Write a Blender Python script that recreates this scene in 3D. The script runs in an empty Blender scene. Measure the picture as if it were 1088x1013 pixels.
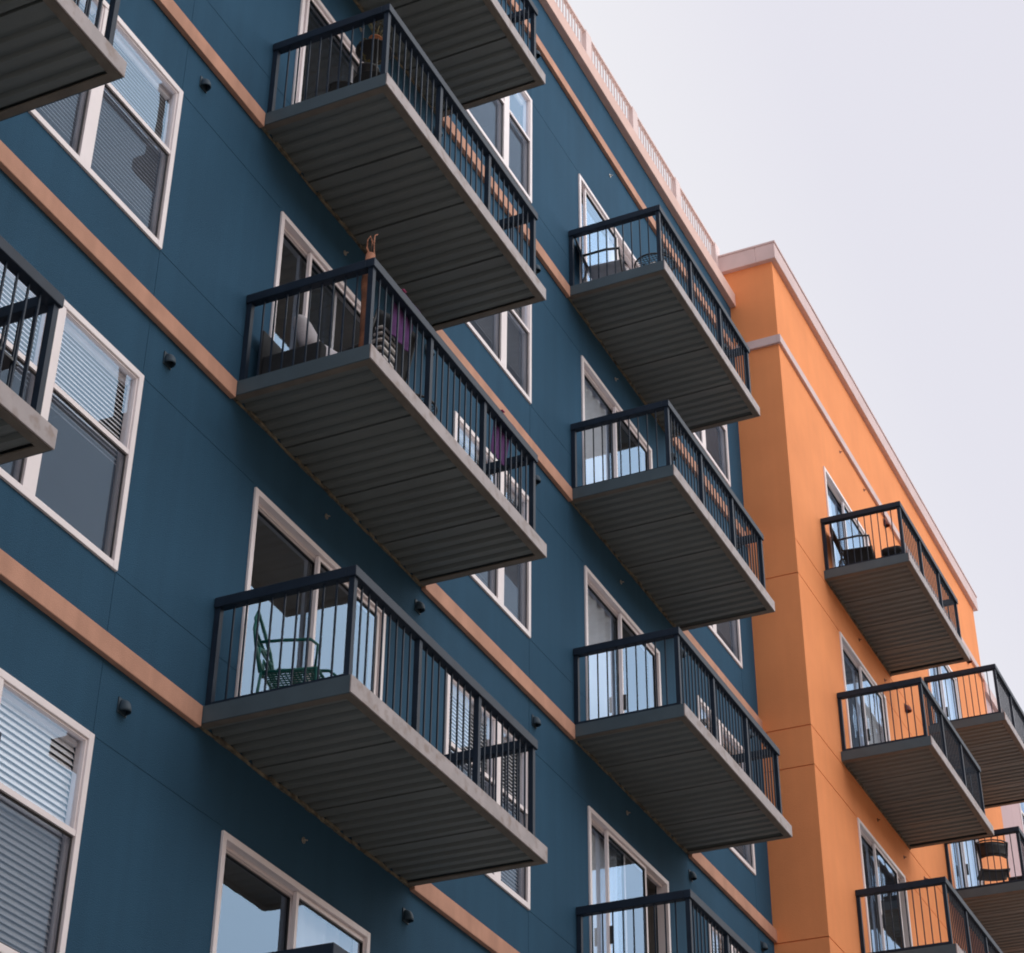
import bpy, math, random
from mathutils import Vector, Matrix
random.seed(7)
C = bpy.context.scene.collection
PI = math.pi
FZ = {1: 12.42, 2: 9.32, 3: 6.20, 4: 3.118, 5: 0.0, 6: -3.1}     # deck height of each storey, eye at -3.97
GROUND = -5.6

# ------------------------------------------------------------------ materials
def nodes(name):
    m = bpy.data.materials.new(name); m.use_nodes = True
    nt = m.node_tree; b = nt.nodes['Principled BSDF']
    return m, nt, b
def tex(nt, kind, scale, detail=4, coord='Position', stretch=None):
    tc = nt.nodes.new('ShaderNodeNewGeometry'); n = nt.nodes.new(kind)      # position in the place, so no two pieces wear alike
    n.inputs['Scale'].default_value = scale
    if 'Detail' in n.inputs: n.inputs['Detail'].default_value = detail
    src = tc.outputs[coord]
    if stretch:
        mp = nt.nodes.new('ShaderNodeMapping'); mp.inputs['Scale'].default_value = stretch
        nt.links.new(src, mp.inputs['Vector']); src = mp.outputs['Vector']
    nt.links.new(src, n.inputs['Vector'])
    return n
def ramp(nt, src, stops):
    r = nt.nodes.new('ShaderNodeValToRGB')
    e = r.color_ramp.elements
    while len(e) < len(stops): e.new(.5)
    for k, (p, c) in enumerate(stops):
        e[k].position = p; e[k].color = (*c, 1) if len(c) == 3 else c
    nt.links.new(src, r.inputs['Fac']); return r
def mul(c, f): return tuple(min(1, x*f) for x in c)
def surface(name, col, rough=.8, var=.12, scale=2.0, bump=0.0, bscale=60, metal=0.0, streak=0.0, spec=.5, grime=None):
    m, nt, b = nodes(name)
    n = tex(nt, 'ShaderNodeTexNoise', scale, 6)
    r = ramp(nt, n.outputs['Fac'], [(.3, mul(col, 1-var)), (.7, mul(col, 1+var))])
    out = r.outputs['Color']
    if streak:
        s = tex(nt, 'ShaderNodeTexNoise', 1.0, 5, stretch=(5.0, 5.0, .22))
        rs = ramp(nt, s.outputs['Fac'], [(.42, (1-streak,)*3), (.6, (1, 1, 1))])
        mx = nt.nodes.new('ShaderNodeMix'); mx.data_type = 'RGBA'; mx.blend_type = 'MULTIPLY'
        mx.inputs['Factor'].default_value = 1
        nt.links.new(out, mx.inputs['A']); nt.links.new(rs.outputs['Color'], mx.inputs['B']); out = mx.outputs['Result']
    if grime:
        s = tex(nt, 'ShaderNodeTexNoise', 9.0, 8)
        rs = ramp(nt, s.outputs['Fac'], [(.52, (0, 0, 0)), (.68, (1, 1, 1))])
        mx = nt.nodes.new('ShaderNodeMix'); mx.data_type = 'RGBA'
        nt.links.new(rs.outputs['Color'], mx.inputs['Factor'])
        nt.links.new(out, mx.inputs['A']); mx.inputs['B'].default_value = (*grime, 1); out = mx.outputs['Result']
    nt.links.new(out, b.inputs['Base Color'])
    b.inputs['Roughness'].default_value = rough; b.inputs['Metallic'].default_value = metal
    b.inputs['Specular IOR Level'].default_value = spec
    if bump:
        nb = tex(nt, 'ShaderNodeTexNoise', bscale, 8)
        bp = nt.nodes.new('ShaderNodeBump'); bp.inputs['Strength'].default_value = bump; bp.inputs['Distance'].default_value = .02
        nt.links.new(nb.outputs['Fac'], bp.inputs['Height']); nt.links.new(bp.outputs['Normal'], b.inputs['Normal'])
    return m
def glass_mat(name, tint, ior, wav=.02):
    m = bpy.data.materials.new(name); m.use_nodes = True; nt = m.node_tree
    for n in list(nt.nodes):
        if n.type != 'OUTPUT_MATERIAL': nt.nodes.remove(n)
    out = [n for n in nt.nodes if n.type == 'OUTPUT_MATERIAL'][0]
    lw = nt.nodes.new('ShaderNodeLayerWeight'); lw.inputs['Blend'].default_value = .5     # Schlick reflectance, same from both sides
    pw = nt.nodes.new('ShaderNodeMath'); pw.operation = 'POWER'; pw.inputs[1].default_value = 4.0
    nt.links.new(lw.outputs['Facing'], pw.inputs[0])
    fr = nt.nodes.new('ShaderNodeMapRange'); fr.inputs[3].default_value = ior; fr.inputs[4].default_value = 1.0
    nt.links.new(pw.outputs[0], fr.inputs[0])
    tr = nt.nodes.new('ShaderNodeBsdfTransparent'); tr.inputs['Color'].default_value = (*tint, 1)
    gl = nt.nodes.new('ShaderNodeBsdfGlossy'); gl.inputs['Roughness'].default_value = .015
    gl.inputs['Color'].default_value = (.52, .74, 1, 1)
    mx = nt.nodes.new('ShaderNodeMixShader')
    nb = tex(nt, 'ShaderNodeTexNoise', 1.3, 2); bp = nt.nodes.new('ShaderNodeBump')
    bp.inputs['Strength'].default_value = wav; bp.inputs['Distance'].default_value = .1
    nt.links.new(nb.outputs['Fac'], bp.inputs['Height']); nt.links.new(bp.outputs['Normal'], gl.inputs['Normal'])
    nt.links.new(fr.outputs[0], mx.inputs[0]); nt.links.new(tr.outputs[0], mx.inputs[1]); nt.links.new(gl.outputs[0], mx.inputs[2])
    nt.links.new(mx.outputs[0], out.inputs['Surface'])
    return m
def screen_mat():
    m = bpy.data.materials.new('insect_mesh'); m.use_nodes = True; nt = m.node_tree
    b = nt.nodes['Principled BSDF']; b.inputs['Base Color'].default_value = (.05, .07, .11, 1); b.inputs['Roughness'].default_value = .8
    tr = nt.nodes.new('ShaderNodeBsdfTransparent'); mx = nt.nodes.new('ShaderNodeMixShader'); mx.inputs[0].default_value = .45
    out = [n for n in nt.nodes if n.type == 'OUTPUT_MATERIAL'][0]
    nt.links.new(tr.outputs[0], mx.inputs[1]); nt.links.new(b.outputs[0], mx.inputs[2]); nt.links.new(mx.outputs[0], out.inputs['Surface'])
    return m
M = dict(
    blue=surface('blue_stucco', (.031, .093, .162), .92, .10, .55, .45, 110, streak=.06, spec=.2),
    orange=surface('orange_stucco', (.95, .350, .142), .92, .07, .9, .45, 110, streak=.02, spec=.2),
    pink=surface('lilac_stucco', (.60, .44, .46), .92, .05, .6, .35, 130, spec=.2),
    band=surface('peach_trim', (.60, .325, .232), .85, .10, 3, .2, 90, streak=.10, spec=.25),
    cap=surface('rose_coping', (.76, .53, .47), .8, .06, 3, .1, 90, spec=.3),
    lilac=surface('pale_rose_trim', (.70, .54, .53), .8, .06, 3, .1, 90, spec=.3),
    picket=surface('rose_picket', (.76, .60, .58), .6, .05, 3),
    white=surface('white_vinyl', (.92, .84, .85), .45, .03, 4),
    rail=surface('dark_blue_powdercoat', (.017, .029, .050), .5, .15, 6, .05, 200, spec=.18),
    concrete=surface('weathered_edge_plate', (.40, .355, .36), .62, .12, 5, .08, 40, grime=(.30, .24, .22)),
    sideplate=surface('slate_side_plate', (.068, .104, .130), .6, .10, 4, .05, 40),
    flange=surface('rusty_flange', (.17, .145, .12), .8, .15, 6, .1, 40),
    deck=surface('deck_board', (.26, .25, .24), .85, .15, 6, .1, 60),
    soffit=surface('corrugated_steel', (.165, .182, .178), .6, .10, 1.0, .04, 40, metal=.15),
    ledger=surface('rusty_ledger', (.19, .165, .12), .9, .4, 14, .3, 50, grime=(.07, .06, .05)),
    room=surface('interior_wall', (.42, .38, .35), .9, .05, 2),
    blind=surface('blind_slat', (.90, .88, .90), .6, .03, 3),
    curtain=surface('curtain_cloth', (.80, .78, .80), .9, .04, 3),
    greycurtain=surface('grey_curtain_cloth', (.16, .19, .25), .9, .08, 3),
    rubber=surface('black_gasket', (.02, .02, .022), .6, .1, 5),
    vent=surface('vent_plastic', (.028, .055, .082), .6, .1, 5),
    ventred=surface('rust_vent', (.16, .035, .02), .6, .15, 8),
    brass=surface('sprinkler_metal', (.45, .42, .38), .35, .1, 8, metal=.7),
    roof=surface('roof_membrane', (.35, .34, .33), .9, .1, 1),
    asphalt=surface('asphalt', (.055, .055, .058), .9, .2, 3, .3, 80),
    paving=surface('paving', (.34, .32, .29), .9, .12, 1.5, .2, 30),
    earth=surface('dry_ground', (.33, .25, .18), .95, .2, .4, .2, 8),
    line=surface('road_paint', (.75, .74, .70), .8, .1, 5),
    black=surface('black_metal', (.018, .018, .02), .45, .2, 9),
    darkfab=surface('dark_sling', (.02, .022, .026), .85, .25, 12, .2, 150),
    green=surface('green_enamel', (.003, .105, .092), .4, .15, 9),
    wood=surface('driftwood', (.36, .15, .085), .85, .35, 8, .5, 40, streak=.35),
    purple=surface('purple_towel', (.11, .035, .15), .95, .2, 12, .4, 120),
    magenta=surface('magenta_hem', (.40, .05, .16), .9, .2, 12),
    cushion=surface('grey_cushion', (.50, .47, .50), .95, .12, 6, .3, 60),
    bluefab=surface('pale_blue_sling', (.42, .46, .55), .9, .1, 12),
    terra=surface('terracotta', (.50, .20, .10), .85, .2, 8),
    foliage=surface('dry_leaf', (.16, .13, .05), .9, .4, 10),
    brown=surface('brown_wicker', (.15, .07, .04), .85, .3, 30, .5, 90),
    whitepl=surface('white_plastic', (.78, .76, .76), .45, .05, 6),
    tan=surface('tan_brick', (.30, .215, .15), .9, .12, 1.5, .2, 40),
    glass=glass_mat('door_glass', (.88, .91, .93), .17),
    wglass=glass_mat('window_glass', (.95, .97, .98), .09),
    insect=screen_mat(),
)

# ------------------------------------------------------------------ mesh builder
class MB:
    def __init__(s): s.v = []; s.f = []; s.sm = []
    def quad(s, *p):
        n = len(s.v); s.v += [tuple(q) for q in p]; s.f.append(tuple(range(n, n+len(p)))); s.sm.append(False)
    def box(s, x0, x1, y0, y1, z0, z1):
        n = len(s.v)
        s.v += [(x, y, z) for z in (z0, z1) for y in (y0, y1) for x in (x0, x1)]
        for f in ((0,2,3,1),(4,5,7,6),(0,1,5,4),(2,6,7,3),(0,4,6,2),(1,3,7,5)):
            s.f.append(tuple(n+i for i in f)); s.sm.append(False)
        return s
    def tube(s, pts, r, seg=8, r2=None):
        pts = [Vector(p) for p in pts]; rings = []; k = len(pts)
        for i, p in enumerate(pts):
            d = (pts[min(i+1, k-1)] - pts[max(i-1, 0)]).normalized()
            a = d.cross(Vector((0, 0, 1)));
            if a.length < 1e-3: a = d.cross(Vector((1, 0, 0)))
            a.normalize(); b = d.cross(a)
            rr = r if r2 is None else r+(r2-r)*i/(k-1)
            n = len(s.v); rings.append(n)
            for j in range(seg):
                t = 2*PI*j/seg; q = p + a*math.cos(t)*rr + b*math.sin(t)*rr; s.v.append(tuple(q))
        for i in range(k-1):
            for j in range(seg):
                a, b = rings[i], rings[i+1]; j2 = (j+1) % seg
                s.f.append((a+j, b+j, b+j2, a+j2)); s.sm.append(True)
        s.f.append(tuple(rings[0]+j for j in range(seg))); s.sm.append(False)
        s.f.append(tuple(rings[-1]+j for j in reversed(range(seg)))); s.sm.append(False)
        return s
    def lathe(s, c, prof, seg=20):
        n0 = len(s.v)
        for (r, z) in prof:
            for j in range(seg):
                t = 2*PI*j/seg; s.v.append((c[0]+r*math.cos(t), c[1]+r*math.sin(t), c[2]+z))
        for i in range(len(prof)-1):
            for j in range(seg):
                a = n0+i*seg; b = a+seg; j2 = (j+1) % seg
                s.f.append((a+j, a+j2, b+j2, b+j)); s.sm.append(True)
        s.f.append(tuple(n0+j for j in reversed(range(seg)))); s.sm.append(False)
        s.f.append(tuple(n0+(len(prof)-1)*seg+j for j in range(seg))); s.sm.append(False)
        return s
    def sheet(s, fn, nu, nv, th=.006, smooth=True):
        """closed thin solid over a parametric sheet fn(u,v)->Vector"""
        P = [[Vector(fn(i/nu, j/nv)) for j in range(nv+1)] for i in range(nu+1)]
        n0 = len(s.v); W = nv+1; T = (nu+1)*W
        for side in (0, 1):
            for i in range(nu+1):
                for j in range(nv+1):
                    du = P[min(i+1, nu)][j]-P[max(i-1, 0)][j]; dv = P[i][min(j+1, nv)]-P[i][max(j-1, 0)]
                    n = du.cross(dv);
                    if n.length > 1e-9: n.normalize()
                    s.v.append(tuple(P[i][j] + n*(th/2 if side else -th/2)))
        for i in range(nu):
            for j in range(nv):
                a, b, c, d = n0+i*W+j, n0+(i+1)*W+j, n0+(i+1)*W+j+1, n0+i*W+j+1
                s.f.append((a+T, b+T, c+T, d+T)); s.sm.append(smooth); s.f.append((a, d, c, b)); s.sm.append(smooth)
        edge = [(i, 0) for i in range(nu+1)]+[(nu, j) for j in range(1, nv+1)]+[(i, nv) for i in range(nu-1, -1, -1)]+[(0, j) for j in range(nv-1, 0, -1)]
        for k in range(len(edge)):
            (a, b), (c, d) = edge[k], edge[(k+1) % len(edge)]
            s.f.append((n0+a*W+b, n0+c*W+d, n0+c*W+d+T, n0+a*W+b+T)); s.sm.append(False)
        return s
    def build(s, name, mat, parent=None, loc=None, bevel=0):
        me = bpy.data.meshes.new(name); me.from_pydata(s.v, [], s.f); me.materials.append(mat)
        me.polygons.foreach_set('use_smooth', s.sm); me.update()
        o = bpy.data.objects.new(name, me); C.objects.link(o)
        if parent: o.parent = parent
        if loc: o.location = loc
        if bevel:
            b = o.modifiers.new('edge', 'BEVEL'); b.width = bevel; b.segments = 2; b.limit_method = 'ANGLE'
        return o
def empty(name, loc=(0, 0, 0), rz=0, parent=None):
    o = bpy.data.objects.new(name, None); o.empty_display_size = .2; C.objects.link(o); o.location = loc; o.rotation_euler[2] = rz
    if parent: o.parent = parent
    return o
def tag(o, label=None, cat=None, group=None, kind=None):
    if label: o['label'] = label
    if cat: o['category'] = cat
    if group: o['group'] = group
    if kind: o['kind'] = kind
    return o
def box(name, mat, parent, *b, bevel=0): return MB().box(*b).build(name, mat, parent, bevel=bevel)
def copy_kids(src, dst):
    for ch in list(src.children):
        c = ch.copy(); C.objects.link(c); c.parent = dst
        copy_kids(ch, c)
def copy_tree(src, parent, loc):
    r = src.copy(); C.objects.link(r); r.parent = parent; r.location = loc
    copy_kids(src, r); return r

# ------------------------------------------------------------------ wall with real openings and control joints
def facade(mb, x0, x1, z0, z1, openings, joints, y=0.0, reveal=.15, jd=.003, axis='x'):
    """openings / joints are (a0,a1,z0,z1).  axis 'x': wall along x facing -y.  'y': wall along y facing -x."""
    xs = {x0, x1}; zs = {z0, z1}
    for r in openings+joints:
        for a in r[:2]:
            if x0 < a < x1: xs.add(a)
        for a in r[2:]:
            if z0 < a < z1: zs.add(a)
    xs = sorted(xs); zs = sorted(zs)
    def depth(i, j):
        if i < 0 or j < 0 or i >= len(xs)-1 or j >= len(zs)-1: return None
        cx, cz = (xs[i]+xs[i+1])/2, (zs[j]+zs[j+1])/2
        for r in openings:
            if r[0] < cx < r[1] and r[2] < cz < r[3]: return 'hole'
        for r in joints:
            if r[0] < cx < r[1] and r[2] < cz < r[3]: return jd
        return 0.0
    def P(a, d, z): return (a, y+d, z) if axis == 'x' else (y+d, a, z)
    for i in range(len(xs)-1):
        for j in range(len(zs)-1):
            d = depth(i, j); a0, a1, b0, b1 = xs[i], xs[i+1], zs[j], zs[j+1]
            if d != 'hole':
                mb.quad(P(a0, d, b0), P(a1, d, b0), P(a1, d, b1), P(a0, d, b1))
            for (ii, jj, e) in ((i+1, j, 'r'), (i, j+1, 't')):
                n = depth(ii, jj)
                if n is None or n == d: continue
                da = reveal if d == 'hole' else d; dn = reveal if n == 'hole' else n
                if e == 'r': mb.quad(P(a1, da, b0), P(a1, dn, b0), P(a1, dn, b1), P(a1, da, b1))
                else: mb.quad(P(a0, da, b1), P(a1, da, b1), P(a1, dn, b1), P(a0, dn, b1))

# ------------------------------------------------------------------ balconies
def make_balcony(name, parent, L, D, loc, eL=.115, eD=.103):
    """origin at the left wall corner, at deck level.  x along wall, -y outwards."""
    t = .145; bal = MB()
    bal.box(.02, L-.02, -D+.02, -.004, -.055, 0)
    o = bal.build(name, M['deck'], parent, loc)
    # steel channel round the edge, with its bottom flange
    f = MB(); w = .014
    f.box(0, L, -D, -D+w, -t+.004, .006); f.build('front_edge', M['concrete'], o, bevel=.004)
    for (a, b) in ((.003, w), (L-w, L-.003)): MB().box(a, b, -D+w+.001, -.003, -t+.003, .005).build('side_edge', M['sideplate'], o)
    fl = .085; f = MB()
    f.box(w, L-w, -D+w+.001, -D+fl, -t, -t+.012); f.box(w, fl, -D+fl, -.003, -t, -t+.012); f.box(L-fl, L-w, -D+fl, -.003, -t, -t+.012)
    f.build('bottom_flange', M['flange'], o)
    # corrugated underside, ribs run out from the wall
    s = MB(); x = fl; zt, zb = -.090, -.122; pitch = .150; prof = []
    k = 0
    while x < L-fl-.01:
        if k % 6 == 5:
            seg = [(0, zb), (.062, zb), (.066, zt+.01), (.088, zt+.01), (.092, zb), (pitch, zb)]
        else:
            seg = [(0, zb), (.070, zb), (.088, zt), (.126, zt), (pitch, zb)]
        for (dx, z) in seg[:-1]: prof.append((min(x+dx, L-fl), z))
        x += pitch; k += 1
    prof.append((L-fl, zb))
    for (a, za), (b, zb_) in zip(prof, prof[1:]):
        if b-a < 1e-5: continue
        s.quad((a, -D+fl-.02, za), (a, -.004, za), (b, -.004, zb_), (b, -D+fl-.02, zb_))
    s.quad((w, -D+w, -.06), (L-w, -D+w, -.06), (L-w, -.004, -.06), (w, -.004, -.06))
    s.build('soffit', M['soffit'], o)
    # ragged ledger strip against the wall
    g = MB(); x = .01
    rnd = random.Random(int(L*100))
    while x < L-.02:
        ww = rnd.uniform(.05, .12); d = rnd.choice((.008, .020, .030)); zz = rnd.uniform(.0, .010)
        g.box(x, min(x+ww, L-.012), -d, -.002, -t-.004-zz, -t+.02); x += ww
    g.build('ledger', M['ledger'], o)
    # guard rail
    h = 1.006; cx0, cx1, cy = eL, L-eL, -D+eD
    r = MB(); hw = .044
    r.box(cx0-hw, cx1+hw, cy-hw, cy+hw, h-.090, h)
    r.box(cx0-hw, cx0+hw, cy+hw, -.004, h-.090, h); r.box(cx1-hw, cx1+hw, cy+hw, -.004, h-.090, h)
    r.build('handrail', M['rail'], o, bevel=.006)
    lo = .05; p = .025
    posts = [(cx0, cy), (cx1, cy), (cx0+(cx1-cx0)/3, cy), (cx0+2*(cx1-cx0)/3, cy), (cx0, -.03), (cx1, -.03)]
    for (a, b) in posts:
        q = MB().box(a-p, a+p, b-p, b+p, 0, h-.091); q.box(a-p-.025, a+p+.025, b-p-.022, b+p+.022, .001, .012)
        q.build('post', M['rail'], o)
    def panel(a, b, fixed, alongx):
        m = MB(); n = max(1, round((b-a)/.112)); st = (b-a)/n; hb = .0068
        if alongx: m.box(a, b, fixed-.016, fixed+.016, lo, lo+.032)
        else: m.box(fixed-.016, fixed+.016, a, b, lo, lo+.032)
        for i in range(1, n):
            c = a+i*st
            if alongx: m.box(c-hb, c+hb, fixed-hb, fixed+hb, lo+.033, h-.092)
            else: m.box(fixed-hb, fixed+hb, c-hb, c+hb, lo+.033, h-.092)
        m.build('baluster_panel', M['rail'], o)
    th = (cx1-cx0)/3
    for i in range(3): panel(cx0+i*th+p, cx0+(i+1)*th-p, cy, True)
    panel(cy+p, -.03-p, cx0, False); panel(cy+p, -.03-p, cx1, False)
    return o

# ------------------------------------------------------------------ windows and doors
def room(parent, x0, x1, y0, z0, z1, deep=2.4):
    m = MB(); a, b = x0-.25, x1+.25; c, d = z0-.0, z1+.05; y1 = y0+deep
    if z1-z0 < 2: c = z0-.45
    m.quad((a, y0, c), (a, y1, c), (a, y1, d), (a, y0, d)); m.quad((b, y0, c), (b, y0, d), (b, y1, d), (b, y1, c))
    m.quad((a, y0, c), (b, y0, c), (b, y1, c), (a, y1, c)); m.quad((a, y0, d), (a, y1, d), (b, y1, d), (b, y0, d))
    m.quad((a, y1, c), (b, y1, c), (b, y1, d), (a, y1, d))
    for (p, q, r, s) in ((a, x0, c, d), (x1, b, c, d), (x0, x1, z1, d), (x0, x1, c, z0)):
        if q-p > .01 and s-r > .01: m.quad((p, y0, r), (p, y0, s), (q, y0, s), (q, y0, r))
    return m.build('room_interior', M['room'], parent)
def ring(m, x0, x1, z0, z1, w, y0, y1, wb=None):
    wb = wb or w
    m.box(x0, x0+w, y0, y1, z0, z1); m.box(x1-w, x1, y0, y1, z0, z1)
    m.box(x0+w, x1-w, y0, y1, z1-w, z1); m.box(x0+w, x1-w, y0, y1, z0, z0+wb)
def pane(parent, mat, x0, x1, y, z0, z1):
    m = MB(); m.quad((x0, y, z0), (x1, y, z0), (x1, y, z1), (x0, y, z1)); return m.build('pane', mat, parent)
def blinds(parent, x0, x1, z0, z1, y, tilt=.0225, step=.048):
    if int(z1*10) % 3 != 1: tilt, step = .0175, .040      # finer slats in some flats
    m = MB(); z = z1
    m.box(x0, x1, y-.020, y+.025, z1-.02, z1+.02)
    while z > z0:
        m.quad((x0, y+.010, z+tilt), (x0, y-.010, z-tilt), (x1, y-.010, z-tilt), (x1, y+.010, z+tilt)); z -= step
    return m.build('blind', M['blind'], parent)
def curtain(parent, x0, x1, z0, z1, y, mat='curtain', waves=9, amp=.012, name='curtain'):
    m = MB(); n = waves*8
    m.sheet(lambda u, v: (x0+(x1-x0)*u, y+amp*math.sin(u*waves*2*PI)+.01*math.sin(u*23), z0+(z1-z0)*v), n, 2, .004)
    return m.build(name, M[mat], parent)
def make_window(parent, x0, x1, z0, z1, mull, y=0.0, blind=None, screens=True):
    """two single-hung sashes left and right of a wide mullion; blind = (top z of cover, bottom z)"""
    m = MB(); w = .058
    ring(m, x0, x1, z0, z1, w, y-.022, y+.09)
    m.box(mull-.075, mull+.075, y-.018, y+.085, z0+w, z1-w)
    o = m.build('window', M['white'], parent, bevel=.004)
    zm = z0+(z1-z0)*.565
    for (a, b) in ((x0+w, mull-.075), (mull+.075, x1-w)):
        s = MB()
        ring(s, a+.002, b-.002, zm, z1-w-.002, .014, y-.006, y+.03); s.build('upper_sash', M['white'], o)
        s = MB(); ring(s, a+.002, b-.002, z0+w+.002, zm+.045, .016, y+.032, y+.060)
        s.box(a+.002, b-.002, y-.017, y-.007, zm-.005, zm+.038)
        s.build('lower_sash', M['white'], o)
        pane(o, M['wglass'], a+.02, b-.02, y+.013, zm+.02, z1-w-.02)
        pane(o, M['wglass'], a+.02, b-.02, y+.047, z0+w+.02, zm+.02)
        if screens:
            s = MB(); ring(s, a+.004, b-.004, z0+w+.004, zm-.006, .014, y+.002, y+.012)
            s.build('screen_frame', M['rubber'], o)
            s = MB(); s.quad((a+.018, y+.008, z0+w+.018), (b-.018, y+.008, z0+w+.018), (b-.018, y+.008, zm-.02), (a+.018, y+.008, zm-.02))
            s.build('insect_screen', M['insect'], o)
        if blind: blinds(o, a+.01, b-.01, blind, z1-w-.03, y+.088)
    room(o, x0, x1, y+.151, z0, z1)
    return o
def make_door(parent, x0, x1, z0, z1, y=0.0, slide=0.0, cur=None, cmat='curtain', bl=False, dark=None):
    m = MB(); w = .055
    ring(m, x0, x1, z0, z1, w, y-.022, y+.12, .035)
    # the extra stepped lines of a sliding door head
    m.box(x0+w, x1-w, y+.045, y+.055, z1-w-.03, z1-w)
    o = m.build('sliding_door', M['white'], parent, bevel=.004)
    mid = (x0+x1)/2
    def leaf(a, b, yy):
        s = MB(); ring(s, a, b, z0+.037, z1-w-.003, .038, yy, yy+.035, .09)
        q = s.build('door_leaf', M['white'], o)
        s = MB(); ring(s, a+.038, b-.038, z0+.13, z1-w-.05, .007, yy+.004, yy+.031); s.build('gasket', M['rubber'], o)
        pane(o, M['glass'], a+.042, b-.042, yy+.017, z0+.13, z1-w-.05)
    leaf(x0+w+.002, mid+.03, y+.062)
    leaf(mid-.03-slide, x1-w-.002-slide, y+.006)
    if slide < .9:
        box('door_handle', M['black'], o, mid-.018-slide, mid+.0-slide, y-.03, y+.005, z0+.9, z0+1.1)
    if cur:
        curtain(o, x0+(x1-x0)*cur[0], x0+(x1-x0)*cur[1], z0+.05, z1-.06, y+.135, cmat, waves=max(3, int(12*(cur[1]-cur[0]))))
    if dark: curtain(o, x0+(x1-x0)*dark[0], x0+(x1-x0)*dark[1], z0+.05, z1-.06, y+.135, 'greycurtain', waves=5)
    if bl: blinds(o, x0+.06, x0+(x1-x0)*bl, z0+1.0, z1-.08, y+.20)
    room(o, x0, x1, y+.151, z0, z1, 3.0)
    return o
def vent(parent, x, z, y=0.0, mat='vent', s=1.0):
    a = .072*s; m = MB()
    m.box(x-a, x+a, y-.010, y-.002, z-a, z+a*1.15)
    # rounded hood, open at the bottom
    def f(u, v):
        t = PI*u; p = PI/2*v
        return (x-a*.88*math.cos(t)*math.cos(p)**.6, y-.011-a*1.25*math.sin(t)*math.cos(p)**.8, z-a*.75+a*1.75*math.sin(p))
    m.sheet(f, 12, 8, .004)
    return m.build('vent_hood', M[mat], parent)
def sprinkler(parent, x, z, y=0.0, mat='brass'):
    m = MB(); m.tube([(x, y-.002, z), (x, y-.03, z)], .008, 8); m.tube([(x, y-.002, z), (x, y-.008, z)], .028, 12); m.tube([(x, y-.03, z), (x, y-.042, z-.006)], .005, 6)
    return m.build('sprinkler_head', M[mat], parent)

# ------------------------------------------------------------------ blue building
BX0, BX1 = -15.5, 14.03
blue = empty('apartment_building', (0, 0, GROUND))
tag(blue, 'dark blue stucco apartment block filling the left and centre of the photo', 'apartment building')
class Off:        # everything of a building is written in world heights; shift under the empty
    pass
root = empty('tmp')
def finish(parent, before):
    """move newly made direct children of tmp under parent keeping world heights"""
    for o in list(root.children):
        o.parent = parent; o.location.z -= parent.location.z; o.location.x -= parent.location.x; o.location.y -= parent.location.y
COLS = {'A': -7.19, 'B': 0.0, 'C': 7.214}
LEN = {'A': 3.557, 'B': 3.557, 'C': 3.60}
WIN = [(-3.17, -1.24, -2.355), (4.15, 6.10, 5.34), (11.42, 13.385, 12.27)]
DOOR = {'A': (-6.70, -4.34), 'B': (.49, 2.86), 'C': (7.655, 10.05)}
SLIDE = {('B', 1): .1, ('B', 2): 1.02, ('B', 3): .57, ('B', 4): .02, ('B', 5): -.02, ('C', 1): .92, ('C', 2): .02, ('C', 3): .02, ('C', 4): .60}
op = []; jt = []
jw = .007
for k, z in FZ.items():
    for (a, b, m_) in WIN: op.append((a+.01, b-.01, z+.56, z+2.32))
    for c, (a, b) in DOOR.items(): op.append((a+.01, b-.01, z+.045, z+2.29))
    # control joints: upright at the window jambs, level at sill and head
    top = FZ.get(k-1, 16.0)-.18 if k > 1 else 15.86
    for x in (-1.24, 6.10, -8.6, 13.385):
        jt.append((x-jw/2, x+jw/2, z+2.34, top)); jt.append((x-jw/2, x+jw/2, z, z+.54))
    for (a, b) in ((-1.24, .48), (6.10, 7.64)):
        jt.append((a, b, z+.545-jw/2, z+.545+jw/2)); jt.append((a, b, z+2.335-jw/2, z+2.335+jw/2))
wall = MB()
facade(wall, BX0, BX1, GROUND, 17.0, op, jt)
wall.quad((BX0, 0, GROUND), (BX0, 0, 17), (BX0, 16, 17), (BX0, 16, GROUND)); wall.quad((BX1, 0, GROUND), (BX1, 16, GROUND), (BX1, 16, 17), (BX1, 0, 17))
wall.quad((BX0, 16, GROUND), (BX0, 16, 17), (BX1, 16, 17), (BX1, 16, GROUND))
wall.build('wall', M['blue'], root)
box('roof', M['roof'], root, BX0+.01, BX1-.01, .02, 15.99, 16.9, 16.99)
for k, z in FZ.items():
    xs = [BX0]
    for c in 'ABC': xs += [COLS[c]-.004, COLS[c]+LEN[c]+.004]
    xs.append(BX1-.003)
    for i in range(0, len(xs), 2): MB().box(xs[i], xs[i+1], -.055, -.001, z-.175, z+.0).build('floor_band', M['band'], root, bevel=.006)
m = MB().box(BX0, BX1-.003, -.055, -.001, 15.86, 16.02); m.build('floor_band', M['band'], root, bevel=.006)
m = MB(); m.box(BX0, BX1-.003, -.10, .30, 16.87, 17.13)
m.build('coping', M['cap'], root, bevel=.008)
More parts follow.
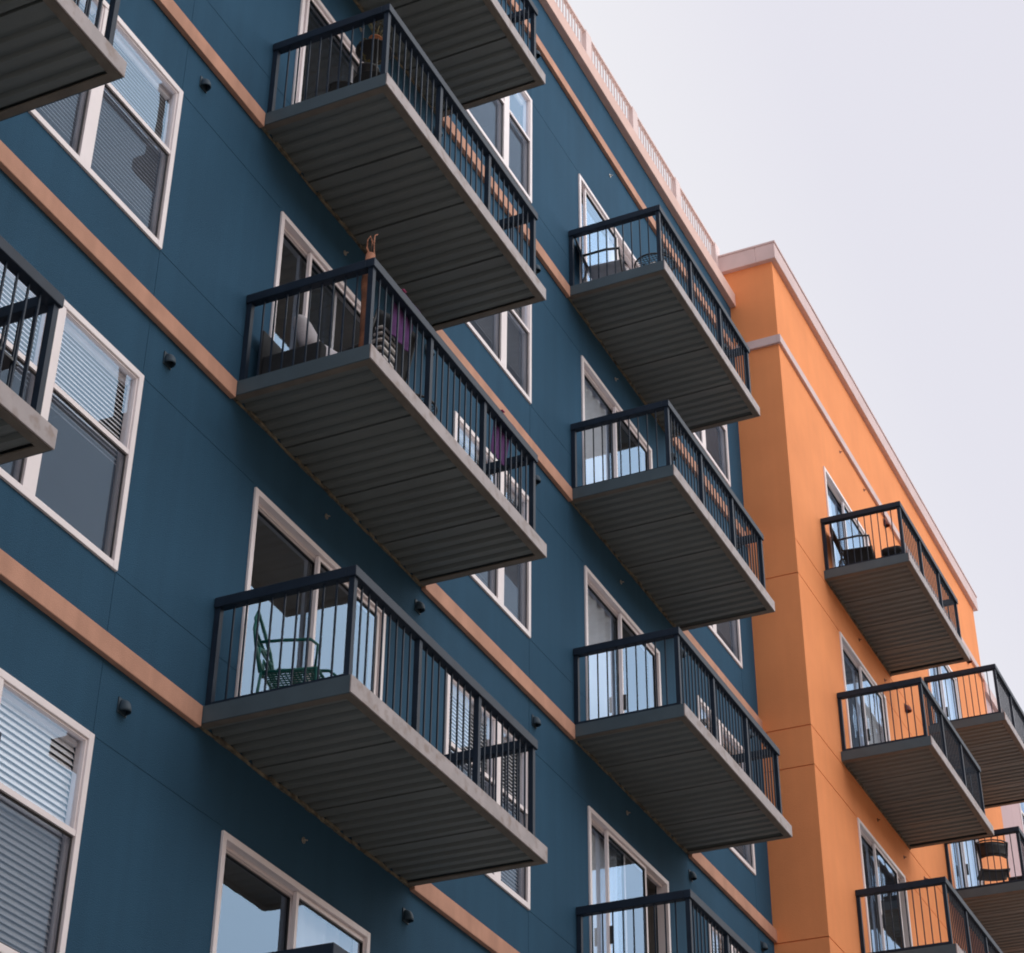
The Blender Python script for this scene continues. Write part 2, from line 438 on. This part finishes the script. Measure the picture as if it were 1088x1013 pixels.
# rooftop balustrade
y = .16; x = BX1-.12; zt = 18.16
while x > BX0+2:
    box('railing_post', M['picket'], root, x-.10, x+.10, y-.04, y+.04, 17.14, zt+.012)
    m = MB(); a, b = x-1.83+.1, x-.1
    m.box(a, b, y-.03, y+.03, zt-.03, zt); m.box(a, b, y-.025, y+.025, 17.22, 17.27)
    n = 15
    for i in range(1, n):
        c = a+(b-a)*i/n; m.box(c-.008, c+.008, y-.008, y+.008, 17.271, zt-.031)
    m.build('railing_panel', M['picket'], root)
    x -= 1.83
for k, z in FZ.items():
    for i, (a, b, mu) in enumerate(WIN):
        bl = {(0, 3): z+.8, (0, 4): z+1.45, (0, 5): z+.65, (1, 1): z+.7, (1, 2): z+.9, (1, 5): z+.6, (1, 3): z+.62, (2, 2): z+.9, (2, 3): z+.8, (1, 4): z+.62}.get((i, k), z+.7+.2*((k*7+i*3) % 4))
        make_window(root, a, b, z+.545, z+2.335, mu, 0, bl)
    for c in 'ABC':
        a, b = DOOR[c]; kw = {}
        if c == 'C' and k in (2, 3, 4): kw = dict(cur=(.03, .47))
        if c == 'C' and k == 1: kw = dict(cur=(.55, .98))
        if c == 'B' and k == 5: kw = dict(cur=(.55, .97), cmat='curtain')
        if c == 'A': kw = dict(cur=(.6, .97), cmat='greycurtain')
        make_door(root, a, b, z+.03, z+2.305, 0, SLIDE.get((c, k), .0), **kw)
    for x in (-.95, 3.50, 6.22, 10.86, 13.5): vent(root, x, z+(2.68 if k > 1 else 3.29), s=.78)
    for x in (1.69, 8.82, -5.5): sprinkler(root, x, z+(2.69 if k > 1 else 3.2))
protoB = make_balcony('balcony', root, 3.557, 1.3555, (0, 0, FZ[1]))
protoC = make_balcony('balcony', root, 3.60, 1.3555, (COLS['C'], 0, FZ[1]))
for k, z in FZ.items():
    if k > 1:
        copy_tree(protoB, root, (0, 0, z+(.09 if k == 5 else 0))); copy_tree(protoC, root, (COLS['C'], 0, z))
    copy_tree(protoB, root, (COLS['A']-(.09 if k == 4 else 0), 0, z-(.11 if k == 4 else 0)))
finish(blue, None)

# ------------------------------------------------------------------ orange building
OX0, OX1, OY = 14.03, 26.95, -.77
orange = empty('apartment_building', (OX0, OY, GROUND))
tag(orange, 'bright orange stucco apartment block standing proud of the blue one', 'apartment building')
OC = {'D': 15.458, 'E': 21.427}; OD = {'D': (16.02, 18.48), 'E': (21.93, 24.30)}
jo = .016; op = []; jt = []
for k, z in FZ.items():
    for c, (a, b) in OD.items(): op.append((a+.01, b-.01, z+.045, z+2.29))
    if k > 1 or True: jt.append((OX0, OX1, z-.19-jo/2, z-.19+jo/2))
    if k > 1: jt.append((OX0, OD['D'][0], z+2.315-jo/2, z+2.315+jo/2)); jt.append((OD['D'][1], OD['E'][0], z+2.315-jo/2, z+2.315+jo/2))
wall = MB()
TOPO = 17.65
facade(wall, OX0, OX1, GROUND, TOPO, op, jt, y=OY, jd=.022)
facade(wall, OY, 0.3, GROUND, TOPO, [], [(OY, .3, z+d-jo/2, z+d+jo/2) for k, z in FZ.items() if k > 1 for d in (-.19, 2.315)], y=OX0, axis='y', jd=.022)
wall.quad((OX0, .3, GROUND), (OX0, 16, GROUND), (OX0, 16, TOPO), (OX0, .3, TOPO))
wall.quad((OX1, OY, GROUND), (OX1, OY, TOPO), (OX1, 16, TOPO), (OX1, 16, GROUND)); wall.quad((OX0, 16, GROUND), (OX0, 16, TOPO), (OX1, 16, TOPO), (OX1, 16, GROUND))
wall.build('wall', M['orange'], root)
box('roof', M['roof'], root, OX0+.01, OX1-.01, OY+.01, 15.99, TOPO-.1, TOPO-.01)
m = MB(); c0, c1 = OX0-.09, OX1+.09
m.box(c0, c1, OY-.09, OY+.25, TOPO-.04, 17.93); m.box(c0, OX0+.25, OY+.25, 16, TOPO-.04, 17.93); m.box(OX1-.25, c1, OY+.25, 16, TOPO-.04, 17.93)
m.build('coping', M['lilac'], root, bevel=.01)
m = MB().box(c0-.012, c1+.012, OY-.105, OY+.26, 17.931, 17.965); m.box(c0-.012, OX0+.26, OY+.26, 16, 17.931, 17.965)
m.build('cap_flashing', M['lilac'], root)
m = MB(); m.box(OX0-.05, OX1, OY-.05, OY-.001, 15.90, 16.06); m.box(OX0-.05, OX0-.001, OY, -.06, 15.90, 16.06)
m.build('floor_band', M['lilac'], root, bevel=.006)
for k, z in FZ.items():
    for c in 'DE':
        a, b = OD[c]; s = {('D', 1): .12, ('D', 2): .08, ('D', 3): .32}.get((c, k), .02)
        kw = {('D', 1): dict(cur=(.03, .30), dark=(.31, .97)), ('D', 2): dict(cur=(.45, .98), dark=(.03, .44)), ('D', 3): dict(cur=(.03, .22)), ('E', 1): dict(cur=(.5, .97), dark=(.03, .49)), ('E', 2): dict(cur=(.48, .97), dark=(.03, .47))}.get((c, k), {})
        make_door(root, a, b, z+.03, z+2.305, OY, s, **kw)
    vent(root, 19.85, z+(2.71 if k > 1 else 3.34), OY, 'ventred'); vent(root, 25.6, z+(2.71 if k > 1 else 3.34), OY, 'ventred')
    sprinkler(root, 17.2, z+(2.74 if k > 1 else 3.3), OY, 'ventred'); sprinkler(root, 18.6, z+(2.67 if k > 1 else 3.34), OY, 'ventred')
pD = make_balcony('balcony', root, 3.592, 1.369, (OC['D'], OY, FZ[1]))
for k, z in FZ.items():
    if k > 1: copy_tree(pD, root, (OC['D'], OY, z))
    copy_tree(pD, root, (OC['E'], OY, z))
finish(orange, None)

# ------------------------------------------------------------------ lilac building beyond
PX0, PX1, PT = 26.95, 44.0, 15.75
lil = empty('apartment_building', (PX0, OY, GROUND))
tag(lil, 'pale lilac pink stucco building just showing beyond the orange one at the right edge', 'apartment building')
op = []; jt = []
for k, z in FZ.items():
    for a in (29.2, 34.4, 39.6): op.append((a+.01, a+1.94, z+.56, z+2.32))
    jt.append((PX0, PX1, z-.19-jw/2, z-.19+jw/2))
    for a in (28.3, 32.8, 38): jt.append((a, a+jw, z, z+3))
wall = MB(); facade(wall, PX0+.002, PX1, GROUND, PT, op, jt, y=OY+.05)
wall.quad((PX1, OY+.05, GROUND), (PX1, OY+.05, PT), (PX1, 16, PT), (PX1, 16, GROUND))
wall.build('wall', M['pink'], root)
box('roof', M['roof'], root, PX0+.01, PX1-.01, OY+.06, 15.9, PT-.2, PT-.02)
MB().box(PX0+.1, PX1+.08, OY-.03, OY+.3, PT-.03, PT+.22).build('coping', M['lilac'], root, bevel=.008)
for k, z in FZ.items():
    for a in (29.2, 34.4, 39.6): make_window(root, a, a+1.95, z+.545, z+2.335, a+1.0, OY+.05, z+1.0)
finish(lil, None)
bpy.data.objects.remove(root)

# ------------------------------------------------------------------ ground, pavement, street
def sheet(name, mat, x0, x1, y0, y1, z): 
    m = MB(); m.quad((x0, y0, z), (x1, y0, z), (x1, y1, z), (x0, y1, z)); return tag(m.build(name, mat), kind='structure')
sheet('ground', M['earth'], -700, 700, -700, 700, GROUND-.14)
sheet('road', M['asphalt'], -200, 200, -24.0, -13.0, GROUND-.136)
tag(MB().box(-200, 200, -13.0, -.0, GROUND-.4, GROUND-.004).build('pavement', M['paving'], bevel=.02), kind='structure')
tag(MB().box(-200, 200, -60.0, -24.0, GROUND-.4, GROUND-.004).build('far_pavement', M['paving'], bevel=.02), kind='structure')
m = MB(); x = -120
while x < 160: m.quad((x, -18.57, GROUND-.132), (x+3, -18.57, GROUND-.132), (x+3, -18.43, GROUND-.132), (x, -18.43, GROUND-.132)); x += 9
tag(m.build('road_marking', M['line']), kind='structure')

# unseen block added across the street to shade the lower storeys
opp = empty('apartment_building', (0, -27, GROUND)); tag(opp, 'unseen tan brick block behind the viewer, added to shade the lower storeys', 'apartment building')
op = [(x, x+1.6, z+.7, z+2.3) for x in range(-40, 62, 4) for z in (-4.7, -1.6, 1.5, 4.6, 7.7, 10.8)]
wm = MB(); facade(wm, -44, 64, 0, 20.5, [(a, b, c-GROUND, d-GROUND) for a, b, c, d in op], [], y=0, reveal=-.2)
wm.quad((-44, 0, 0), (-44, 0, 20.5), (-44, -14, 20.5), (-44, -14, 0)); wm.quad((64, 0, 0), (64, -14, 0), (64, -14, 20.5), (64, 0, 20.5)); wm.quad((-44, -14, 0), (-44, -14, 20.5), (64, -14, 20.5), (64, -14, 0)); wm.quad((-44, 0, 20.49), (64, 0, 20.49), (64, -14, 20.49), (-44, -14, 20.49))
wm.build('wall', M['tan'], opp)
for a, b, c, d in op[:90]:
    m = MB(); ring(m, a, b, c-GROUND, d-GROUND, .06, -.12, -.04); m.box(a+.06, b-.06, -.11, -.06, (c+d)/2-GROUND-.03, (c+d)/2-GROUND+.03); q = m.build('window', M['white'], opp)
    box('pane', M['glass'], q, a+.03, b-.03, -.10, -.09, c-GROUND+.03, d-GROUND-.03)
#ITEMS
# ------------------------------------------------------------------ things standing on the balconies
def thing(name, label, cat, x, y, z, rz=0, group=None):
    return tag(empty(name, (x, y, z), math.radians(rz)), label, cat, group)
def tube_legs(t, mat, w, d, h, r=.011, splay=.03):
    for sx in (-1, 1):
        for sy in (-1, 1):
            MB().tube([(sx*(w/2+splay), sy*(d/2+splay), .008), (sx*w/2, sy*d/2, h)], r).build('leg', mat, t)
def iron_chair(t, mat):
    """scrolled metal chair, front towards -y"""
    w, d, h, r = .48, .46, .39, .013
    for sx in (-1, 1):
        MB().tube([(sx*(w/2+.02), -d/2-.03, .01), (sx*w/2, -d/2, h*.5), (sx*w/2, -d/2+.01, h)], r).build('leg', mat, t)
        MB().tube([(sx*(w/2+.01), d/2+.09, .01), (sx*w/2, d/2+.02, h*.5), (sx*w/2, d/2, h)], r).build('leg', mat, t)
        MB().tube([(sx*w/2, d/2+.03, h+.27), (sx*(w/2+.02), d/2-.14, h+.26), (sx*(w/2+.03), -d/2+.06, h+.24), (sx*(w/2+.02), -d/2-.0, h+.19), (sx*w/2, -d/2+.02, h)], .014).build('armrest', mat, t)
    s = MB(); ring(s, -w/2, w/2, h-.02, h, .0201, -d/2, d/2)
    s = MB()
    s.tube([(-w/2, -d/2, h), (w/2, -d/2, h), (w/2, d/2, h), (-w/2, d/2, h), (-w/2, -d/2, h)], .013)
    n = 13
    for i in range(1, n):
        x = -w/2+w*i/n; s.tube([(x, -d/2, h), (x, d/2, h)], .0065, 6); yv = -d/2+d*i/n; s.tube([(-w/2, yv, h+.008), (w/2, yv, h+.008)], .0065, 6)
    s.build('seat', mat, t)
    b = MB(); top = 1.08
    def B(u, z): return (u, d/2+.01+.14*max(0, (z-h))/(top-h), z)
    b.tube([B(-w/2, h), B(-w/2-.01, .62), B(-w/2+.02, .80), B(-w/4, .93), B(0, top), B(w/4, .93), B(w/2-.02, .80), B(w/2+.01, .62), B(w/2, h)], .015)
    for sgn in (-1, 1):      # crossing scrolls of the back
        b.tube([B(sgn*.14, h), B(sgn*.22, .53), B(sgn*.14, .66), B(0, .71), B(-sgn*.17, .80), B(-sgn*.14, .94), B(0, top)], .014, 8)
        b.tube([B(sgn*.04, h), B(sgn*.11, .52), B(sgn*.05, .60), B(0, .55)], .010, 7)
    b.tube([B(-w/2, .70), B(0, .66), B(w/2, .70)], .011, 7)
    b.build('backrest', mat, t)
def sling_chair(t, frame, fab, w=.54, arms=True):
    d, h, top = .48, .42, .95
    for sx in (-1, 1):
        MB().tube([(sx*(w/2+.02), -d/2-.02, .01), (sx*w/2, -d/2+.02, h+.0), (sx*w/2, -d/2+.04, h+.22)], .013).build('leg', frame, t)
        MB().tube([(sx*(w/2+.02), d/2+.10, .01), (sx*w/2, d/2-.02, h-.02)], .013).build('leg', frame, t)
        if arms: MB().tube([(sx*w/2, -d/2+.03, h+.215), (sx*w/2, -.02, h+.235), (sx*w/2, d/2+.05, h+.20)], .017).build('armrest', frame, t)
        MB().tube([(sx*w/2, d/2-.02, h-.02), (sx*w/2, d/2+.06, .65), (sx*(w/2-.015), d/2+.15, top)], .013).build('back_frame', frame, t)
    MB().sheet(lambda u, v: (-w/2+w*u, -d/2+d*v, h+.005-.03*math.sin(PI*u)*math.sin(PI*v)+.015*(1-v)), 8, 8, .012).build('seat', fab, t)
    MB().sheet(lambda u, v: (-w/2+.012+(w-.024)*u, d/2+.0+.15*v+.03*math.sin(PI*u), h+.04+(top-h-.04)*v), 8, 10, .012).build('backrest', fab, t)
def cushion_mb(cx, cy, cz, sx, sy, sz, n=10):
    m = MB(); k = 14; L = []
    prof = []
    for i in range(n+1):
        a = -PI/2+PI*i/n; prof.append((math.cos(a)**.5 if math.cos(a) > 1e-9 else 0, math.sin(a)))
    n0 = 0; seg = 28
    for (r, z) in prof:
        for j in range(seg):
            t = 2*PI*j/seg; c, s_ = math.cos(t), math.sin(t)
            e = .42; x = math.copysign(abs(c)**e, c); y = math.copysign(abs(s_)**e, s_)
            m.v.append((cx+sx/2*x*max(r, .02), cy+sy/2*y*max(r, .02), cz+sz/2*z))
    for i in range(n):
        for j in range(seg):
            a = i*seg; b = a+seg; j2 = (j+1) % seg
            m.f.append((a+j, a+j2, b+j2, b+j)); m.sm.append(True)
    m.f.append(tuple(reversed(range(seg)))); m.sm.append(True); m.f.append(tuple(n*seg+j for j in range(seg))); m.sm.append(True)
    return m

# fourth row, middle column: green chair
t = thing('garden_chair', 'green scrolled metal chair on the lowest full middle balcony of the blue block', 'chair', .62, -.50, FZ[4]+.002, 14)
iron_chair(t, M['green'])
# third row, middle column: driftwood pole, cushioned chair, striped cushion, towels, white chairs, wire table
z = FZ[3]+.002
o = MB()
o.tube([(0, 0, 0), (.02, .0, .45), (.005, .01, .9), (.03, 0, 1.22)], .056, 12, .042)
o.tube([(.03, 0, 1.18), (-.01, .02, 1.27), (-.02, .01, 1.36), (.01, 0, 1.42), (.03, -.01, 1.36), (.025, 0, 1.25)], .008, 6, .005)
o.tube([(.03, 0, 1.18), (.07, -.01, 1.26), (.075, 0, 1.38), (.10, .01, 1.50), (.13, .0, 1.53)], .009, 6, .005)
o.tube([(.03, 0, 1.20), (.05, .03, 1.27), (.04, .04, 1.33)], .007, 5, .004)
tag(o.build('driftwood_pole', M['wood'], loc=(.235, -1.14, z)), 'reddish driftwood pole with bare twigs poking above the corner of the balcony rail', 'wooden pole')
t = thing('outdoor_armchair', 'low dark armchair with pale grey cushions behind the driftwood pole', 'armchair', .62, -.40, z, 0)
m = MB(); m.box(-.30, .30, -.29, .29, .04, .27); m.build('base', M['darkfab'], t, bevel=.015)
for sx in (-1, 1): MB().box(sx*.30-.05 if sx > 0 else -.36, sx*.30+.06 if sx > 0 else -.25, -.30, .30, .04, .42).build('armrest', M['darkfab'], t, bevel=.02)
cushion_mb(0, -.03, .33, .50, .54, .15).build('seat_cushion', M['cushion'], t)
for q, a in ((-.18, 10), (.22, -16)):
    c = cushion_mb(0, 0, 0, .42, .42, .17).build('back_cushion', M['cushion'], t); c.location = (q, -.06, .60); c.rotation_euler = (math.radians(70), 0, math.radians(a))
m = MB().box(-.36, .36, .302, .335, .04, .72); m.build('backrest', M['darkfab'], t, bevel=.012)
t = thing('sling_chair', 'black sling chair with the striped cushion, under the first purple towel', 'chair', 1.02, -.70, z, 165)
sling_chair(t, M['black'], M['darkfab'])
t = thing('striped_cushion', 'black and white striped cushion on a balcony chair beside the driftwood pole', 'cushion', .70, -1.08, z)
for i in range(9):
    c = cushion_mb(0, 0, 0, .30-.012*abs(i-4), .13-.008*abs(i-4), .040, 6).build('stripe', M['whitepl'] if i % 2 == 0 else M['black'], t); c.location = (.0, 0, .36+i*.038)
def towel(x, label, w):
    t = thing('towel', label, 'towel', x, -1.2525, z+1.008, 0, 'purple towels over a balcony rail')
    def f(u, v):
        X = -w/2+w*u*(1-.10*v)+.02*math.sin(v*5); s = v*.52-.035
        wv = .010*math.sin(u*17)*min(1, abs(s)*6)
        if s < -.045: return (X, -.052-wv*.3, s+.045)
        if s < .045: return (X, s, .006+.002*math.sin(u*9))
        return (X, .052+wv+.01*(s-.045), -(s-.045))
    MB().sheet(f, 20, 36, .006).build('cloth', M['purple'], t)
    MB().sheet(lambda u, v: (-w/2-.004+.05*u, -.054+.10*v, .012+.004*math.sin(v*3)), 4, 4, .006).build('hem', M['magenta'], t)
towel(.78, 'purple towel over the rail near the driftwood pole, the left one of two', .36)
towel(2.82, 'purple towel over the rail towards the far end, the right one of two', .34)
def round_table(t, mat, r, h, wire=True):
    m = MB(); m.tube([(r*math.cos(a*PI/16), r*math.sin(a*PI/16), h) for a in range(33)], .012)
    if wire:
        for i in range(-5, 6):
            q = r*i/6; l = math.sqrt(r*r-q*q); m.tube([(q, -l, h), (q, l, h)], .004, 5); m.tube([(-l, q, h+.004), (l, q, h+.004)], .004, 5)
    else: m.lathe((0, 0, h-.006), [(r-.01, -.006), (r, 0), (r, .008), (r-.01, .012)], 32)
    m.build('tabletop', mat, t)
    for k in range(3):
        a = 2*PI*k/3+.3; MB().tube([(r*.85*math.cos(a), r*.85*math.sin(a), .008), (.05*math.cos(a), .05*math.sin(a), h*.5), (r*.6*math.cos(a), r*.6*math.sin(a), h-.01)], .010).build('leg', mat, t)
t = thing('side_table', 'dark round wire table between the two purple towels', 'table', 1.62, -.85, z); round_table(t, M['black'], .25, .50)
# second row, middle column: plant stand with pots, wire stool
z = FZ[2]+.002
t = thing('plant_stand', 'black metal stand holding pots in the outer corner of the second row middle balcony', 'plant stand', .36, -.98, z)
st = MB()
for (a, b) in ((-.14, -.12), (.14, -.12), (.0, .14)): MB().tube([(a*1.2, b*1.2, .008), (a, b, .74)], .009).build('leg', M['black'], t)
for hh in (.32, .74): 
    m = MB().lathe((0, 0, hh), [(.17, 0), (.18, .006), (.17, .012)], 20); m.build('shelf', M['black'], t)
def pot(x, y, z, r, h, mat, label, plant=0, seed=1):
    t = thing('plant_pot', label, 'plant pot', x, y, z)
    MB().lathe((0, 0, 0), [(r*.62, 0), (r*.7, .01), (r, h*.85), (r*1.1, h*.86), (r*1.1, h), (r*.95, h), (r*.9, h*.8)], 18).build('pot', mat, t)
    rnd = random.Random(seed)
    if plant:
        m = MB()
        for i in range(plant):
            a = rnd.uniform(0, 2*PI); l = rnd.uniform(.10, .28); c = rnd.uniform(.05, .16)
            p0 = Vector((0, 0, h*.8)); p1 = Vector((c*.5*math.cos(a), c*.5*math.sin(a), h+l*.6)); p2 = Vector((c*math.cos(a), c*math.sin(a), h+l))
            m.tube([p0, p1, p2], .004, 5, .002)
            for q in (p1, (p1+p2)/2, p2):
                b = rnd.uniform(0, 2*PI); s_ = rnd.uniform(.02, .045); w_ = Vector((math.cos(b), math.sin(b), rnd.uniform(-.4, .6)))*s_; sd_ = Vector((-math.sin(b), math.cos(b), 0))*s_*.4
                m.quad(q, q+w_*.5+sd_, q+w_, q+w_*.5-sd_)
        m.build('foliage', M['foliage'], t)
pot(.31, -1.02, z+.753, .062, .10, M['terra'], 'small terracotta pot on the top shelf of the black plant stand', 5, 2)
pot(.42, -.93, z+.753, .058, .10, M['black'], 'small black pot beside the terracotta one on the plant stand', 6, 3)
pot(.33, -.95, z+.333, .095, .16, M['black'], 'large black pot on the lower shelf of the plant stand', 9, 4)
t = thing('wire_stool', 'black wire stool low behind the end rail of the second row middle balcony', 'stool', .46, -.60, z, 20)
tube_legs(t, M['black'], .22, .22, .44, .010, .05)
m = MB().lathe((0, 0, .44), [(.15, 0), (.165, .012), (.15, .024)], 20); m.build('seat', M['black'], t)
m = MB(); m.tube([(.15*math.cos(a*PI/10), .15*math.sin(a*PI/10), .2) for a in range(21)], .007, 6); m.build('stretcher', M['black'], t)
# first row, right column
z = FZ[1]+.002
t = thing('sling_chair', 'pale blue sling chair on the top balcony of the right blue column', 'chair', 7.72, -.40, z, 8); sling_chair(t, M['black'], M['bluefab'])
t = thing('bistro_table', 'black round bistro table with a white bowl on the top right blue balcony', 'table', 7.86, -.98, z); round_table(t, M['black'], .26, .50, True)
o = MB().lathe((0, 0, 0), [(.03, 0), (.06, .03), (.075, .07), (.07, .07), (.055, .035), (.02, .015)], 20).build('bowl', M['whitepl'], loc=(7.96, -.93, z+.53)); tag(o, 'small white bowl on the black round bistro table', 'bowl')
# orange building
z = FZ[1]+.002
t = thing('lounge_chair', 'black sling chair with armrests on the topmost balcony of the orange block', 'chair', 16.02, OY-.45, z, 10); sling_chair(t, M['black'], M['darkfab'], .62)
t = thing('ottoman', 'black padded footstool at the outer corner of the topmost orange balcony', 'footstool', 16.0, OY-1.03, z)
tube_legs(t, M['black'], .40, .26, .24, .013, .0); cushion_mb(0, 0, .30, .58, .36, .15).build('seat', M['darkfab'], t)
z = FZ[2]+.002
t = thing('patio_chair', 'black rounded patio chair on the lower balcony at the right edge', 'chair', 21.98, OY-.68, z, 112)
w_ = .50
tube_legs(t, M['black'], .40, .38, .40, .013, .03)
MB().sheet(lambda u, v: (-.25+.5*u, -.23+.46*v, .42-.02*math.sin(PI*u)), 8, 8, .03).build('seat', M['black'], t)
b = MB()
for hh, ww in ((.62, .23), (.90, .27)): b.tube([(-ww, .20, hh), (-ww*.6, .27, hh+.015), (0, .30, hh+.02), (ww*.6, .27, hh+.015), (ww, .20, hh)], .013)
for sx in (-1, 1): b.tube([(sx*.22, .20, .42), (sx*.23, .20, .62), (sx*.27, .20, .90)], .014)
b.build('back_frame', M['black'], t)
MB().sheet(lambda u, v: ((-1+2*u)*(.22+.04*v), .20+.09*math.sin(PI*u), .64+.25*v), 10, 4, .012).build('backrest', M['black'], t)
t = thing('storage_box', 'small black storage box low beside the rounded patio chair at the right edge', 'box', 22.15, OY-1.08, z)
MB().box(-.22, .22, -.13, .13, .0, .26).build('body', M['black'], t, bevel=.01); MB().box(-.23, .23, -.14, .14, .261, .30).build('lid', M['black'], t, bevel=.01)
# left column fourth row
z = FZ[4]+.002
t = thing('planter_table', 'low black table with clay pots behind the rail at the left edge', 'table', -4.10, -.80, z)
MB().box(-.30, .30, -.22, .22, .43, .45).build('tabletop', M['black'], t); tube_legs(t, M['black'], .54, .38, .43, .012, .0)
pot(-4.02, -.86, z+.452, .10, .17, M['terra'], 'terracotta pot with a dry plant, on the low black table at the left edge', 9, 8)
pot(-4.27, -.78, z+.452, .085, .14, M['brown'], 'dark brown pot with a dry plant, on the low black table at the left edge', 9, 9)
#ENDITEMS

# ------------------------------------------------------------------ camera
cam = bpy.data.cameras.new('camera'); co = bpy.data.objects.new('camera', cam); C.objects.link(co)
yaw, pit, rol = 1.1013, .6182, .0247
d = Vector((math.cos(pit)*math.sin(yaw), math.cos(pit)*math.cos(yaw), math.sin(pit)))
r = Vector((math.cos(yaw), -math.sin(yaw), 0)); u = r.cross(d)
r2 = math.cos(rol)*r+math.sin(rol)*u; u2 = -math.sin(rol)*r+math.cos(rol)*u
mt = Matrix((r2, u2, -d)).transposed().to_4x4(); mt.translation = Vector((-11.831, -8.270, -3.973))
co.matrix_world = mt
cam.sensor_width = 36; cam.lens = 2170.887/1088*36
cam.shift_x = (544-497.055)/1088; cam.shift_y = -(506.5-413.97)/1088
cam.clip_end = 2000; cam.clip_start = .05
bpy.context.scene.camera = co

# ------------------------------------------------------------------ light: sun behind the buildings, bright hazy sky
SUN_EL, SUN_AZ = math.radians(56), math.radians(15)      # azimuth from +y towards +x
sl = bpy.data.lights.new('sun', 'SUN'); so = bpy.data.objects.new('sun', sl); C.objects.link(so)
sl.energy = 4.0; sl.angle = math.radians(.5); sl.color = (1, .93, .84)
sd = Vector((math.sin(SUN_AZ)*math.cos(SUN_EL), math.cos(SUN_AZ)*math.cos(SUN_EL), math.sin(SUN_EL)))
so.rotation_euler = sd.to_track_quat('Z', 'Y').to_euler(); so.location = sd*60
w = bpy.data.worlds.new('World'); bpy.context.scene.world = w; w.use_nodes = True
nt = w.node_tree; bg = nt.nodes['Background']
sky = nt.nodes.new('ShaderNodeTexSky'); sky.sky_type = 'NISHITA'; sky.sun_disc = False
sky.sun_elevation = SUN_EL; sky.sun_rotation = SUN_AZ; sky.dust_density = 2.0; sky.air_density = 1.0
# thin high cloud veil over the blue sky; bright lobe added opposite the sun
tc = nt.nodes.new('ShaderNodeTexCoord'); dp = nt.nodes.new('ShaderNodeVectorMath'); dp.operation = 'DOT_PRODUCT'
dp.inputs[1].default_value = (.35, -.80, .45)
nt.links.new(tc.outputs['Generated'], dp.inputs[0])
VEIL = nt.nodes.new('ShaderNodeValToRGB'); e = VEIL.color_ramp.elements

for q in range(5): e.new(.5)
for q, (pp, cc) in enumerate([(.15, (.19, .20, .24)), (.34, (.27, .27, .32)), (.44, (.78, .765, .82)), (.655, (.88, .87, .89)), (.705, (.80, .785, .85)), (.76, (.79, .775, .845)), (.94, (1.0, 1.0, 1.0))]):
    e[q].position = pp; e[q].color = (*cc, 1)
mr = nt.nodes.new('ShaderNodeMapRange'); mr.inputs[1].default_value = -1; mr.inputs[2].default_value = 1
nt.links.new(dp.outputs['Value'], mr.inputs[0]); nt.links.new(mr.outputs[0], VEIL.inputs['Fac'])
sc = nt.nodes.new('ShaderNodeMix'); sc.data_type = 'RGBA'; sc.blend_type = 'MULTIPLY'; sc.inputs['Factor'].default_value = 1
nt.links.new(sky.outputs[0], sc.inputs['A']); sc.inputs['B'].default_value = (.10, .10, .10, 1)
mx = nt.nodes.new('ShaderNodeMix'); mx.data_type = 'RGBA'; mx.inputs['Factor'].default_value = .88
mg = nt.nodes.new('ShaderNodeMapRange'); mg.inputs[1].default_value = .55; mg.inputs[2].default_value = .92; mg.inputs[3].default_value = 1.0; mg.inputs[4].default_value = 2.6  # boosts the added lobe so the street fronts get more light
vg = nt.nodes.new('ShaderNodeVectorMath'); vg.operation = 'SCALE'
nt.links.new(dp.outputs['Value'], mg.inputs[0]); nt.links.new(VEIL.outputs['Color'], vg.inputs[0]); nt.links.new(mg.outputs[0], vg.inputs['Scale'])
nt.links.new(sc.outputs['Result'], mx.inputs['A']); nt.links.new(vg.outputs[0], mx.inputs['B'])
nt.links.new(mx.outputs['Result'], bg.inputs['Color']); bg.inputs['Strength'].default_value = 1.0

s = bpy.context.scene
s.view_settings.view_transform = 'Standard'; s.view_settings.look = 'None'; s.view_settings.exposure = 0.10; s.view_settings.gamma = 1
s.render.engine = 'CYCLES'; s.cycles.filter_width = 1.9
s.cycles.max_bounces = 8; s.cycles.diffuse_bounces = 4; s.cycles.transparent_max_bounces = 16
